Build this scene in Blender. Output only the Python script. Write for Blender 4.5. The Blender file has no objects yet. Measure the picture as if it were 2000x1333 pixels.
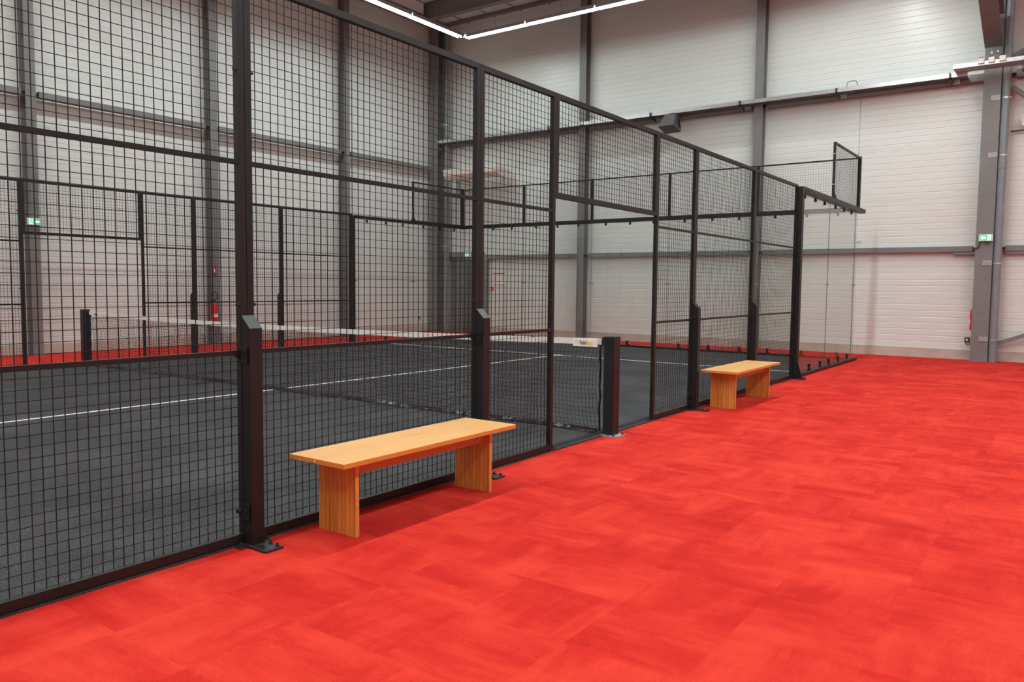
import bpy, bmesh, math, random
from mathutils import Vector, Matrix
random.seed(7)
S = bpy.context.scene
COL = S.collection

# ---------------------------------------------------------------- camera, world, exposure
FPX = 1535.2
CAM = Vector((3.593, -6.576, 1.4116))
yaw, pitch, roll = -0.62371, -0.0698, 0.00994
cy, sy, cp, sp = math.cos(yaw), math.sin(yaw), math.cos(pitch), math.sin(pitch)
fw = Vector((sy * cp, cy * cp, sp)); r0 = Vector((cy, -sy, 0)); u0 = r0.cross(fw)
rt = r0 * math.cos(roll) + u0 * math.sin(roll)
up = -r0 * math.sin(roll) + u0 * math.cos(roll)
cam_d = bpy.data.cameras.new('camera'); cam = bpy.data.objects.new('camera', cam_d); COL.objects.link(cam)
cam_d.sensor_width = 36.0; cam_d.lens = FPX * 36.0 / 2000.0
cam_d.clip_start = 0.05; cam_d.clip_end = 200
M = Matrix(((rt.x, up.x, -fw.x, CAM.x), (rt.y, up.y, -fw.y, CAM.y), (rt.z, up.z, -fw.z, CAM.z), (0, 0, 0, 1)))
cam.matrix_world = M
S.camera = cam
w = bpy.data.worlds.new('world'); S.world = w; w.use_nodes = True
w.node_tree.nodes['Background'].inputs[0].default_value = (0.9, 0.95, 1, 1)
w.node_tree.nodes['Background'].inputs[1].default_value = 0.05
S.view_settings.view_transform = 'Standard'; S.view_settings.look = 'None'
S.view_settings.gamma = 1; S.view_settings.use_curve_mapping = False
S.view_settings.exposure = 0.0
LIGHT_STRENGTH = 32.0        # the linear lamps beside the back wall
LEFT_STRENGTH = 68.0         # the row beside the left wall
ROW_STRENGTH = 122.0         # the rows over the near fence and behind the viewer
ADDED_ROW_STRENGTH = 140.0        # an unseen row right of the walkway, added to balance the light
S.cycles.max_bounces = 8; S.cycles.transparent_max_bounces = 24
S.cycles.diffuse_bounces = 5; S.cycles.glossy_bounces = 4
S.cycles.sample_clamp_indirect = 6

# ---------------------------------------------------------------- mesh helpers
class MB:
    def __init__(s): s.v = []; s.f = []
    def add(s, vs, fs):
        n = len(s.v); s.v += [tuple(v) for v in vs]; s.f += [tuple(i + n for i in f) for f in fs]; return s
    def box(s, x0, y0, z0, x1, y1, z1):
        if x0 > x1: x0, x1 = x1, x0
        if y0 > y1: y0, y1 = y1, y0
        if z0 > z1: z0, z1 = z1, z0
        return s.add([(x0, y0, z0), (x1, y0, z0), (x1, y1, z0), (x0, y1, z0), (x0, y0, z1), (x1, y0, z1), (x1, y1, z1), (x0, y1, z1)],
                     [(0, 3, 2, 1), (4, 5, 6, 7), (0, 1, 5, 4), (1, 2, 6, 5), (2, 3, 7, 6), (3, 0, 4, 7)])
    def cbox(s, c, d):
        return s.box(c[0] - d[0] / 2, c[1] - d[1] / 2, c[2] - d[2] / 2, c[0] + d[0] / 2, c[1] + d[1] / 2, c[2] + d[2] / 2)
    def tube(s, a, b, r, n=8, cap=True, r2=None):
        a = Vector(a); b = Vector(b); d = (b - a).normalized()
        t = Vector((0, 0, 1)) if abs(d.z) < .9 else Vector((1, 0, 0))
        p = d.cross(t).normalized(); q = d.cross(p)
        r2 = r if r2 is None else r2
        vs = []
        for k, (c, rr) in enumerate(((a, r), (b, r2))):
            for i in range(n):
                an = 2 * math.pi * (i + .5) / n
                vs.append(c + (p * math.cos(an) + q * math.sin(an)) * rr)
        fs = [(i, (i + 1) % n, n + (i + 1) % n, n + i) for i in range(n)]
        if cap: fs += [tuple(range(n - 1, -1, -1)), tuple(range(n, 2 * n))]
        return s.add(vs, fs)
    def path(s, pts, r, n=6):
        for a, b in zip(pts[:-1], pts[1:]): s.tube(a, b, r, n)
        return s
    def prism(s, poly, axis, a, b):
        """poly: 2-D outline in the two axes other than axis, extruded a..b"""
        o = [i for i in range(3) if i != axis]
        def P(p, h):
            v = [0, 0, 0]; v[o[0]] = p[0]; v[o[1]] = p[1]; v[axis] = h; return tuple(v)
        n = len(poly)
        vs = [P(p, a) for p in poly] + [P(p, b) for p in poly]
        fs = [(i, (i + 1) % n, n + (i + 1) % n, n + i) for i in range(n)] + [tuple(range(n - 1, -1, -1)), tuple(range(n, 2 * n))]
        return s.add(vs, fs)
    def lathe(s, prof, c, n=20):
        vs = []; fs = []
        m = len(prof)
        for i in range(n):
            an = 2 * math.pi * i / n
            for r, z in prof: vs.append((c[0] + r * math.cos(an), c[1] + r * math.sin(an), c[2] + z))
        for i in range(n):
            j = (i + 1) % n
            for k in range(m - 1): fs.append((i * m + k, j * m + k, j * m + k + 1, i * m + k + 1))
        return s.add(vs, fs)
    def build(s, name, mat, parent=None, bevel=0, smooth=False, fix=True, **p):
        me = bpy.data.meshes.new(name); me.from_pydata(s.v, [], s.f); me.update()
        if fix:
            bm = bmesh.new(); bm.from_mesh(me); bmesh.ops.recalc_face_normals(bm, faces=bm.faces); bm.to_mesh(me); bm.free()
        if mat: me.materials.append(mat)
        if smooth: me.shade_smooth()
        o = bpy.data.objects.new(name, me); COL.objects.link(o)
        if parent: o.parent = parent
        if bevel:
            md = o.modifiers.new('bevel', 'BEVEL'); md.width = bevel; md.segments = 2; md.limit_method = 'ANGLE'
        for k, v in p.items(): o[k] = v
        return o

def pieces(name, mat, parent, shapes, **k):
    """one object per small piece: shapes is a list of MB"""
    return [m.build(name, mat, parent, **k) for m in shapes]
def thing(name, label, cat, loc=(0, 0, 0), group=None, rz=0):
    o = bpy.data.objects.new(name, None); COL.objects.link(o); o.location = loc; o.rotation_euler[2] = rz
    o.empty_display_size = .1
    o['label'] = label; o['category'] = cat
    if group: o['group'] = group
    return o
def dup(root, loc, label, group=None, rz=None, sx=1):
    def cp(o, par):
        c = o.copy(); COL.objects.link(c); c.parent = par
        for ch in list(o.children): cp(ch, c)
        return c
    r = cp(root, None); r.location = loc; r['label'] = label
    if rz is not None: r.rotation_euler[2] = rz
    if sx != 1: r.scale = (sx, 1, 1)
    if group: r['group'] = group
    return r
def struct(name, mb, mat, **k):
    o = mb.build(name, mat, **k); o['kind'] = 'structure'; return o

# ---------------------------------------------------------------- materials
def mat(name, col=(.5, .5, .5), rough=.5, metal=0, spec=.5):
    m = bpy.data.materials.new(name); m.use_nodes = True
    b = m.node_tree.nodes['Principled BSDF']
    b.inputs['Base Color'].default_value = (*col, 1); b.inputs['Roughness'].default_value = rough
    b.inputs['Metallic'].default_value = metal; b.inputs['Specular IOR Level'].default_value = spec
    return m, m.node_tree, b
def N(nt, t, **kw):
    n = nt.nodes.new(t)
    for k, v in kw.items():
        if k in ('operation', 'data_type', 'blend_type', 'noise_dimensions', 'wave_type', 'bands_direction', 'feature', 'normalize', 'clamp', 'interpolation_type'): setattr(n, k, v)
        else: n.inputs[k].default_value = v
    return n
def noise(nt, vec, scale, detail=4, rough=.55, dist=0):
    n = N(nt, 'ShaderNodeTexNoise'); n.inputs['Scale'].default_value = scale; n.inputs['Detail'].default_value = detail
    n.inputs['Roughness'].default_value = rough; n.inputs['Distortion'].default_value = dist
    if vec: nt.links.new(vec, n.inputs['Vector'])
    return n.outputs['Fac']
def mapping(nt, sc=(1, 1, 1), src='Object'):
    tc = nt.nodes.new('ShaderNodeTexCoord'); mp = nt.nodes.new('ShaderNodeMapping'); mp.inputs['Scale'].default_value = sc
    nt.links.new(tc.outputs[src], mp.inputs['Vector']); return mp.outputs['Vector']
def ramp(nt, fac, stops):
    r = nt.nodes.new('ShaderNodeValToRGB'); nt.links.new(fac, r.inputs['Fac'])
    el = r.color_ramp.elements
    while len(el) < len(stops): el.new(.5)
    for e, (p, c) in zip(el, stops): e.position = p; e.color = (*c, 1) if len(c) == 3 else c
    return r.outputs['Color']
def bump(nt, b, h, strength=.3, dist=.01):
    n = nt.nodes.new('ShaderNodeBump'); n.inputs['Strength'].default_value = strength; n.inputs['Distance'].default_value = dist
    nt.links.new(h, n.inputs['Height']); nt.links.new(n.outputs['Normal'], b.inputs['Normal'])
def math_(nt, op, a, b=None):
    n = nt.nodes.new('ShaderNodeMath'); n.operation = op
    for i, x in enumerate((a, b)):
        if x is None: continue
        if isinstance(x, (int, float)): n.inputs[i].default_value = x
        else: nt.links.new(x, n.inputs[i])
    return n.outputs[0]

def varied(name, c1, c2, rough, scale=3, sc=(1, 1, 1), bstr=0, bscale=60, **k):
    m, nt, b = mat(name, c1, rough, **k)
    v = mapping(nt, sc)
    nt.links.new(ramp(nt, noise(nt, v, scale), [(.3, c1), (.7, c2)]), b.inputs['Base Color'])
    if bstr: bump(nt, b, noise(nt, v, bscale), bstr, .002)
    return m

PAINT = varied('black_powder_coat', (.010, .0105, .011), (.014, .0145, .015), .42, 9, spec=.32)
WIRE, _, _ = mat('black_wire_coat', (.014, .014, .016), .5, spec=.3)
RUBBER, _, _ = mat('black_rubber', (.012, .012, .012), .7)
STEEL = varied('painted_grey_steel', (.160, .160, .160), (.185, .185, .182), .5, 4)
PIPE = varied('grey_blue_pipe', (.18, .205, .225), (.21, .23, .25), .4, 4)
GALV = varied('galvanised_steel', (.55, .57, .58), (.66, .68, .69), .32, 14, metal=.85)
GALVD = varied('dull_galvanised_steel', (.30, .30, .30), (.38, .38, .38), .5, 14, metal=.4)
BOLT, _, _ = mat('dark_bolt', (.05, .05, .05), .4, .6)
ZINC, _, _ = mat('zinc_bolt', (.6, .6, .62), .3, .9)
PANEL = varied('white_lacquered_panel', (.655, .69, .66), (.685, .72, .69), .30, .7, (1, 1, 3))
WHITE, _, _ = mat('white_plastic', (.75, .75, .73), .4)
LABELW, _, _ = mat('white_label', (.85, .85, .83), .45)
PLINTH = varied('concrete_plinth', (.42, .36, .31), (.56, .49, .42), .85, 2.2, bstr=.3)
DECK, nt, b = mat('roof_deck', (.70, .69, .67), .6)
DOORM = varied('dark_grey_door', (.075, .08, .08), (.085, .09, .09), .35, 3)
RED, _, _ = mat('signal_red', (.62, .02, .018), .3)
REDD, _, _ = mat('dark_red', (.35, .02, .02), .4)
BLUE, _, _ = mat('blue_print', (.02, .08, .35), .4)
SPK, _, _ = mat('speaker_grey', (.075, .077, .075), .5)
YEL, _, _ = mat('yellow_print', (.75, .62, .02), .5)
NAVY, _, _ = mat('navy_print', (.015, .03, .07), .5)
TAPE = varied('white_net_tape', (.72, .72, .68), (.80, .80, .77), .7, 30, bstr=.2)
CORD, _, _ = mat('black_net_cord', (.018, .018, .019), .7)
FILM = varied('black_plastic_film', (.012, .012, .012), (.022, .022, .022), .16, 40, bstr=.6, bscale=45)
HEATW, _, _ = mat('cream_enamel', (.70, .62, .57), .35)
LINE = varied('white_court_line', (.72, .72, .70), (.82, .82, .80), .85, 120, bstr=.4, bscale=300)

# carpet: 50 cm tiles laid quarter-turned, streaked two-tone pile
def carpet_mat():
    m, nt, b = mat('red_carpet', (.7, .04, .03), .95, spec=.15)
    tc = nt.nodes.new('ShaderNodeTexCoord'); sep = nt.nodes.new('ShaderNodeSeparateXYZ'); nt.links.new(tc.outputs['Object'], sep.inputs[0])
    X, Y = sep.outputs[0], sep.outputs[1]
    fx = math_(nt, 'FLOOR', math_(nt, 'DIVIDE', X, .5)); fy = math_(nt, 'FLOOR', math_(nt, 'DIVIDE', Y, .5))
    par = math_(nt, 'PINGPONG', math_(nt, 'ADD', fx, fy), 1)
    def comb(a, b_, c):
        n = nt.nodes.new('ShaderNodeCombineXYZ')
        for i, x in enumerate((a, b_, c)):
            if isinstance(x, (int, float)): n.inputs[i].default_value = x
            else: nt.links.new(x, n.inputs[i])
        return n.outputs[0]
    wn = nt.nodes.new('ShaderNodeTexWhiteNoise'); wn.noise_dimensions = '3D'; nt.links.new(comb(fx, fy, 3.3), wn.inputs['Vector'])
    off = math_(nt, 'MULTIPLY', wn.outputs['Value'], 37)
    def mixf(a, b_):
        n = nt.nodes.new('ShaderNodeMix'); n.data_type = 'FLOAT'; nt.links.new(par, n.inputs[0]); nt.links.new(a, n.inputs[2]); nt.links.new(b_, n.inputs[3]); return n.outputs[0]
    U = mixf(X, Y); V = mixf(Y, X)
    v1 = comb(math_(nt, 'MULTIPLY', U, .8), math_(nt, 'MULTIPLY', V, 3.0), off)
    n1 = noise(nt, v1, 1.6, 6, .62, .3)
    v2 = comb(math_(nt, 'MULTIPLY', U, 6.0), math_(nt, 'MULTIPLY', V, 60.0), off)
    n2 = noise(nt, v2, 1.0, 3)
    big = noise(nt, tc.outputs['Object'], 1.5, 8, .68, .4)
    pile = noise(nt, tc.outputs['Object'], 150, 2, .6)
    vx = comb(math_(nt, 'MULTIPLY', X, .9), math_(nt, 'MULTIPLY', Y, 3.6), 5.0)
    nx_ = noise(nt, vx, 1.7, 6, .68, .5)
    s = math_(nt, 'ADD', math_(nt, 'MULTIPLY', n1, .38), math_(nt, 'MULTIPLY', big, .32))
    s = math_(nt, 'ADD', s, math_(nt, 'MULTIPLY', nx_, .16))
    s = math_(nt, 'ADD', s, math_(nt, 'MULTIPLY', n2, .05))
    s = math_(nt, 'ADD', s, math_(nt, 'MULTIPLY', pile, .20))
    s = math_(nt, 'ADD', s, math_(nt, 'MULTIPLY', wn.outputs['Value'], .018))
    c = ramp(nt, s, [(.46, (.40, .0095, .0070)), (.54, (.485, .0180, .0120)), (.585, (.545, .0275, .0170)), (.65, (.61, .0410, .0235))])
    nt.links.new(c, b.inputs['Base Color'])
    bump(nt, b, pile, .5, .004)
    return m
CARPET = carpet_mat()
def turf_mat():
    m, nt, b = mat('charcoal_turf', (.05, .05, .05), .9, spec=.2)
    v = mapping(nt)
    f = noise(nt, v, 180, 2, .6); g = noise(nt, v, 1.1, 4, .6)
    s = math_(nt, 'ADD', math_(nt, 'MULTIPLY', f, .8), math_(nt, 'MULTIPLY', g, .20))
    c = ramp(nt, s, [(.38, (.010, .0105, .012)), (.50, (.043, .044, .046)), (.59, (.090, .091, .093)), (.70, (.17, .17, .17))])
    nt.links.new(c, b.inputs['Base Color']); bump(nt, b, f, .8, .008)
    return m
TURF = turf_mat()
def wood_mat(name, vertical):
    m, nt, b = mat(name, (.7, .35, .12), .34)
    # planks run along y (seat) or z (legs); strips 34 mm wide across x
    v = mapping(nt, (10, 1.0, 1.0) if not vertical else (14, 14, 1.2))
    g = noise(nt, v, 4.5, 7, .6, .9)
    v2 = mapping(nt, (1, .35, 1) if not vertical else (1, 1, .4))
    kn = noise(nt, v2, 6, 2, .5)
    tc = nt.nodes.new('ShaderNodeTexCoord'); sep = nt.nodes.new('ShaderNodeSeparateXYZ'); nt.links.new(tc.outputs['Object'], sep.inputs[0])
    st = math_(nt, 'DIVIDE', sep.outputs[0], .034)
    idx = math_(nt, 'FLOOR', st); fr = math_(nt, 'FRACT', st)
    wn = nt.nodes.new('ShaderNodeTexWhiteNoise'); wn.noise_dimensions = '1D'; nt.links.new(idx, wn.inputs['W'])
    s = math_(nt, 'ADD', math_(nt, 'MULTIPLY', g, .6), math_(nt, 'MULTIPLY', wn.outputs['Value'], .16 if vertical else .06))
    s = math_(nt, 'ADD', s, math_(nt, 'MULTIPLY', kn, .25))
    if vertical: stops = [(.30, (.40, .135, .026)), (.45, (.56, .215, .040)), (.60, (.66, .28, .056)), (.75, (.72, .33, .075))]  # legs: same pine as the seat, their shade put into darker stops
    else: stops = [(.30, (.66, .32, .095)), (.42, (.76, .41, .145)), (.6, (.80, .45, .175)), (.8, (.82, .49, .20))]  # seat: same pine, its bright top light put into paler stops
    c = ramp(nt, s, stops)
    if vertical:
        groove = math_(nt, 'LESS_THAN', fr, .07)
        mx = nt.nodes.new('ShaderNodeMix'); mx.data_type = 'RGBA'; nt.links.new(groove, mx.inputs[0]); nt.links.new(c, mx.inputs[6]); mx.inputs[7].default_value = (.16, .045, .01, 1)
        c = mx.outputs[2]
    nt.links.new(c, b.inputs['Base Color'])
    bump(nt, b, g, .05, .002)
    return m
WOODTOP = wood_mat('varnished_pine_lit', False)
WOODLEG = wood_mat('varnished_pine_shaded', True)
WOODEDGE = varied('varnished_pine_edge', (.60, .24, .045), (.72, .31, .065), .35, 8, (20, 1.5, 20))
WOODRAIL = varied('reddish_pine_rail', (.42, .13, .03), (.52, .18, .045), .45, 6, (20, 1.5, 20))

def glass_mat():
    m = bpy.data.materials.new('clear_safety_glass'); m.use_nodes = True; nt = m.node_tree; nt.nodes.clear()
    o = nt.nodes.new('ShaderNodeOutputMaterial'); t = nt.nodes.new('ShaderNodeBsdfTransparent'); g = nt.nodes.new('ShaderNodeBsdfGlossy')
    t.inputs[0].default_value = (.965, .98, .972, 1); g.inputs['Roughness'].default_value = 0.0
    lw = nt.nodes.new('ShaderNodeLayerWeight'); lw.inputs[0].default_value = .5; mx = nt.nodes.new('ShaderNodeMixShader')
    f5 = math_(nt, 'ADD', math_(nt, 'MULTIPLY', math_(nt, 'POWER', lw.outputs['Facing'], 5.0), .96), .04)   # Schlick, same from both sides
    nt.links.new(f5, mx.inputs[0]); nt.links.new(t.outputs[0], mx.inputs[1]); nt.links.new(g.outputs[0], mx.inputs[2]); nt.links.new(mx.outputs[0], o.inputs[0])
    return m
GLASS = glass_mat()
GEDGE, _, _ = mat('green_glass_edge', (.07, .12, .10), .3)
def emis(name, col, s):
    m = bpy.data.materials.new(name); m.use_nodes = True; nt = m.node_tree; b = nt.nodes['Principled BSDF']
    b.inputs['Base Color'].default_value = (*col, 1); b.inputs['Emission Color'].default_value = (*col, 1); b.inputs['Emission Strength'].default_value = s
    return m
LAMP = emis('lamp_diffuser', (.90, 1, .985), LIGHT_STRENGTH)
LAMPL = emis('side_lamp_diffuser', (.90, 1, .985), LEFT_STRENGTH)
LAMP3 = emis('bright_lamp_diffuser', (.90, 1, .985), ROW_STRENGTH)
LAMP2 = emis('added_lamp_diffuser', (.90, 1, .985), ADDED_ROW_STRENGTH)
EXITG = emis('lit_green_sign', (.06, .50, .24), .75)
EXITW = emis('lit_white_sign', (.80, .95, .86), .75)

# ================================================================ SETTING
XL, XR, YB, YF, ZC = -12.7, 12.0, 11.9, -14.0, 9.12
struct('floor', MB().box(XL - .3, YF - .3, -.1, XR + .3, YB + .3, 0), CARPET)
c = MB().box(XL - .2, YF, ZC, XR, YB + .2, ZC + .1)
struct('ceiling', c, DECK)
# deck seams seen between the rafters
t1 = MB()
for i in range(26): t1.box(-12.3 + i * .9375, YF, ZC - .012, -12.27 + i * .9375, YB, ZC)
struct('trim_1', t1, STEEL)

def ribbed(name, horiz_axis, pos, a, b, z0, z1, sign):
    """white metal-faced wall panels: shallow horizontal flutes every 125 mm, a joint of fine lines each metre"""
    prof = [(0.0, z0)]
    z = z0
    def gr(zc, wd, dp):
        prof.extend([(0.0, zc - wd), (dp, zc - wd * .55), (dp, zc + wd * .3), (0.0, zc + wd)])
    k = 1
    while z0 + k * .13 < z1 - .02:
        zc = z0 + k * .13
        if k % 8 == 0:
            gr(zc - .032, .005, .003); gr(zc, .007, .0045); gr(zc + .032, .005, .003)
        else: gr(zc, .011, .0036)
        k += 1
    prof.append((0.0, z1))
    mb = MB(); n = len(prof); vs = []
    for h in (a, b):
        for d, zz in prof: vs.append((h, pos + sign * d, zz) if horiz_axis == 0 else (pos + sign * d, h, zz))
    for h in (a, b):   # back skin gives the wall its thickness
        for zz in (z0, z1): vs.append((h, pos + sign * .12, zz) if horiz_axis == 0 else (pos + sign * .12, h, zz))
    fs = [(i, i + 1, n + i + 1, n + i) for i in range(n - 1)]
    q = 2 * n
    fs += [(q, q + 2, q + 3, q + 1)]
    fs += [(0, n, q + 2, q), (n - 1, q + 1, q + 3, 2 * n - 1)]
    fs += [tuple(range(n)) + (q + 1, q), tuple(range(2 * n - 1, n - 1, -1)) + (q + 2, q + 3)]
    mb.add(vs, fs)
    return struct(name, mb, PANEL)
ribbed('wall_back', 0, YB, XL - .2, XR, .2, ZC, 1)
ribbed('wall_left', 1, XL, YF, YB, .2, ZC, -1)
ribbed('wall_right', 1, XR, YF, YB, .2, ZC, 1)
ribbed('wall_front', 0, YF, XL, XR, .2, ZC, -1)
struct('baseboard_back', MB().box(XL, YB - .03, 0, XR, YB + .2, .2), PLINTH)
struct('baseboard_left', MB().box(XL - .2, YF, 0, XL + .03, YB - .03, .2), PLINTH)
struct('baseboard_right', MB().box(XR - .03, YF, 0, XR + .2, YB - .03, .2), PLINTH)
struct('baseboard_front', MB().box(XL + .03, YF - .2, 0, XR - .03, YF + .03, .2), PLINTH)
JOINT, _, _ = mat('grey_joint_strip', (.42, .42, .41), .5)
struct('trim_2', MB().box(-.460, YB - .004, .2, -.442, YB, 5.55), JOINT)

# fire door in the back wall
dr = bpy.data.objects.new('door_1', None); COL.objects.link(dr); dr['kind'] = 'structure'; dr.location = (-11.33, YB, 0)
def dp(mb, n, m, par=dr, **k): return mb.build(n, m, par, **k)
leaf1 = dp(MB().box(-.56, -.05, .01, .04, -.005, 2.17), 'door_leaf', DOORM, bevel=.003)
leaf2 = dp(MB().box(.05, -.05, .01, .54, -.005, 2.17), 'door_leaf', DOORM, bevel=.003)
dp(MB().box(-.63, -.08, 0, -.57, 0, 2.24).box(.55, -.08, 0, .62, 0, 2.24).box(-.63, -.08, 2.18, .62, 0, 2.25), 'door_frame', STEEL)
dp(MB().box(-.40, -.056, .01, -.375, -.05, 2.17), 'edge_strip', GALVD, leaf1); dp(MB().box(-.22, -.056, .01, -.20, -.05, 2.17), 'edge_strip', GALVD, leaf1)
h = MB().tube((-.08, -.05, 1.03), (-.08, -.10, 1.03), .012).tube((-.08, -.10, 1.03), (-.22, -.10, 1.03), .011)
dp(h, 'door_handle', BOLT, leaf1)

# ---------------------------------------------------------------- steelwork
def ibeam_mb(w_, d_, L, tf=.014, tw=.010):
    """upright I section centred on the origin, depth d_ along y, flanges w_ wide along x"""
    return MB().box(-w_ / 2, -d_ / 2, 0, w_ / 2, -d_ / 2 + tf, L).box(-w_ / 2, d_ / 2 - tf, 0, w_ / 2, d_ / 2, L).box(-tw / 2, -d_ / 2 + tf, 0, tw / 2, d_ / 2 - tf, L)
def column(x, y, label, along='x', w_=.20, d_=.22, base=0):
    t = thing('steel_column', label, 'column', (x, y, 0), 'grey steel wall columns')
    mb = ibeam_mb(w_, d_, ZC)
    o = mb.build('shaft', STEEL, t)
    if along == 'y': o.rotation_euler[2] = math.pi / 2
    b_ = MB().box(-w_ / 2 - .03, -d_ / 2 - .03, 0, w_ / 2 + .03, d_ / 2 + .03, .012).build('base_plate', STEEL, t)
    if along == 'y': b_.rotation_euler[2] = math.pi / 2
    return t
column(-7.30, 11.75, 'slim grey steel column on the back wall, to the left of the loudspeaker')
column(-2.60, 11.75, 'slim grey steel column on the back wall, to the right of the loudspeaker', w_=.20)
column(-12.55, .27, 'leftmost grey steel column on the left wall, carrying a lit green exit sign', 'y', w_=.18, d_=.24)
column(-12.55, 4.10, 'grey steel column on the left wall beside the hanging red fire extinguisher', 'y', w_=.18, d_=.24)
column(-12.55, 8.09, 'grey steel column on the left wall, first one left of the corner column', 'y', w_=.18, d_=.24)
column(-12.40, 11.66, 'tall dark steel column standing in the far left corner of the hall', 'x', w_=.30, d_=.26)
big = thing('steel_pillar', 'broad grey steel pillar at the right with a lit green exit sign', 'column', (2.02, 11.66, 0))
MB().box(-.15, -.10, 0, .15, -.082, ZC).box(-.15, .182, 0, .15, .20, ZC).box(-.006, -.082, 0, .006, .182, ZC).build('shaft', STEEL, big)
MB().box(-.17, -.12, 0, .17, .20, .012).build('base_plate', STEEL, big)

def girt(name, label, a, b, grp, mat_=STEEL, cleat=True):
    """square rail between two columns, a and b its box corners"""
    t = thing(name, label, 'rail', a, grp)
    d = [b[i] - a[i] for i in range(3)]
    MB().box(0, 0, 0, *d).build('rail', mat_, t, bevel=.003)
    if cleat:
        ax = 0 if abs(d[0]) > abs(d[1]) else 1
        for s in (0, 1):
            p = [d[0] / 2, d[1] / 2, d[2] + .004]; p[ax] = d[ax] * s + (-.07 if s == 0 else .07)
            q = [.06, .06, .05]; q[ax] = .14
            mb = MB().cbox((p[0], p[1], d[2] * .5), q)
            mb.build('cleat', BOLT, t)
    return t
gl = 'grey rails between the left wall columns'
girt('wall_rail', 'grey rail on the left wall running left from the first column', (-12.60, -3.5, 4.86), (-12.48, .13, 4.98), gl)
girt('wall_rail', 'grey rail on the left wall between the exit sign column and the extinguisher column', (-12.60, .44, 4.86), (-12.48, 3.92, 4.98), gl)
girt('wall_rail', 'grey rail on the left wall between the extinguisher column and the next column', (-12.60, 4.27, 4.86), (-12.48, 7.92, 4.98), gl)
girt('wall_rail', 'grey rail on the left wall ending at the corner column', (-12.60, 8.27, 4.86), (-12.48, 11.5, 4.98), gl)
gb = 'grey low rails along the back wall'
girt('wall_rail', 'low grey rail on the back wall from the dark door to the first column', (-10.72, 11.78, 2.20), (-7.46, 11.89, 2.31), gb)
girt('wall_rail', 'low grey rail on the back wall between its two slim columns', (-7.14, 11.78, 2.20), (-2.76, 11.89, 2.31), gb)
girt('wall_rail', 'low grey rail on the back wall running into the broad pillar from the left', (-2.44, 11.78, 2.20), (1.80, 11.89, 2.31), gb)
girt('wall_rail', 'low grey rail on the back wall running right from the broad pillar', (2.36, 11.78, 2.20), (7.0, 11.89, 2.31), gb)
girt('door_lintel', 'grey steel lintel above the dark door in the corner', (-12.24, 11.78, 2.26), (-10.72, 11.89, 2.42), None, cleat=False)
jm = MB().box(0, 0, 0, .16, .12, 2.31).build('door_post', STEEL); jm.location = (-10.70, 11.77, 0)
jm['label'] = 'grey steel post standing at the right side of the dark door'; jm['category'] = 'post'
for x in (1.45, 2.36):
    o = MB().box(0, 0, 0, .42, .05, .06).build('rail_splice', STEEL); o.location = (x, 11.80, 2.14)
    o['label'] = 'short grey splice plate under the low rail, just %s of the broad pillar' % ('left' if x < 2 else 'right'); o['category'] = 'plate'
gu = 'dark grey upper rails under the cable tray'
girt('tray_rail', 'dark grey rail under the cable tray, from corner to first back column', (-12.24, 11.70, 5.55), (-7.46, 11.89, 5.70), gu)
girt('tray_rail', 'dark grey rail under the cable tray between the two slim back columns', (-7.14, 11.70, 5.55), (-2.76, 11.89, 5.70), gu)
girt('tray_rail', 'dark grey rail under the cable tray, ending at the broad pillar', (-2.44, 11.70, 5.55), (1.86, 11.89, 5.70), gu)
girt('tray_rail', 'dark grey rail under the cable tray, right of the broad pillar', (2.40, 11.70, 5.55), (7.0, 11.89, 5.70), gu)
# cross bracing right of the pillar
br = MB().tube((0, 0, 0), (4.4, 0, 1.78), .055, 4)
o = br.build('diagonal_brace', STEEL); o.location = (2.30, 11.74, .36); o['label'] = 'low grey diagonal brace rising to the right from the pillar foot'; o['category'] = 'brace'; o['group'] = 'grey diagonal wall braces'
br = MB().tube((0, 0, 0), (3.4, 0, -3.0), .055, 4)
o = br.build('diagonal_brace', STEEL); o.location = (2.34, 11.74, 5.38); o['label'] = 'high grey diagonal brace falling to the right below the metal shelf'; o['category'] = 'brace'; o['group'] = 'grey diagonal wall braces'
br = MB().tube((0, 0, 0), (4.4, 0, 2.4), .06, 4)
o = br.build('diagonal_brace', STEEL); o.location = (2.34, 11.74, 5.95); o['label'] = 'topmost grey diagonal brace, above the metal shelf at the right edge'; o['category'] = 'brace'; o['group'] = 'grey diagonal wall braces'
# roof members
rf = thing('roof_beam', 'dark roof beam above the corner of the lamp rows', 'beam', (-11.35, 10.0, 8.66))
MB().box(0, -.10, 0, 20, .10, .014).box(0, -.10, ZC - 8.674, 20, .10, ZC - 8.66).box(0, -.006, .014, 20, .006, ZC - 8.674).build('section', STEEL, rf)
MB().box(-.012, -.10, -.0, 0, .10, ZC - 8.66).box(.12, -.09, .014, .13, -.006, ZC - 8.675).build('end_plate', STEEL, rf)
ev = MB().box(0, 0, 0, .45, 21.6, .10).build('eaves_beam', STEEL); ev.location = (-12.42, -10.1, ZC - .10)
ev['label'] = 'dark flat beam running along the top of the left wall'; ev['category'] = 'beam'
tb = MB().box(0, 0, 0, 20, .12, .09).build('wall_head_beam', STEEL); tb.location = (-12.2, 11.5, ZC - .09)
tb['label'] = 'grey beam along the top of the back wall under the roof'; tb['category'] = 'beam'
hb = thing('sloping_rafter', 'dark sloping rafter joining the top of the broad pillar, upper right', 'beam', (2.02, 11.50, 6.10))
L = 7.2; sl = .335
def slope(y0, h0, y1, h1, xa, xb):
    return [(xa, -y0, y0 * sl + h0), (xb, -y0, y0 * sl + h0), (xb, -y1, y1 * sl + h0), (xa, -y1, y1 * sl + h0),
            (xa, -y0, y0 * sl + h1), (xb, -y0, y0 * sl + h1), (xb, -y1, y1 * sl + h1), (xa, -y1, y1 * sl + h1)]
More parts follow.
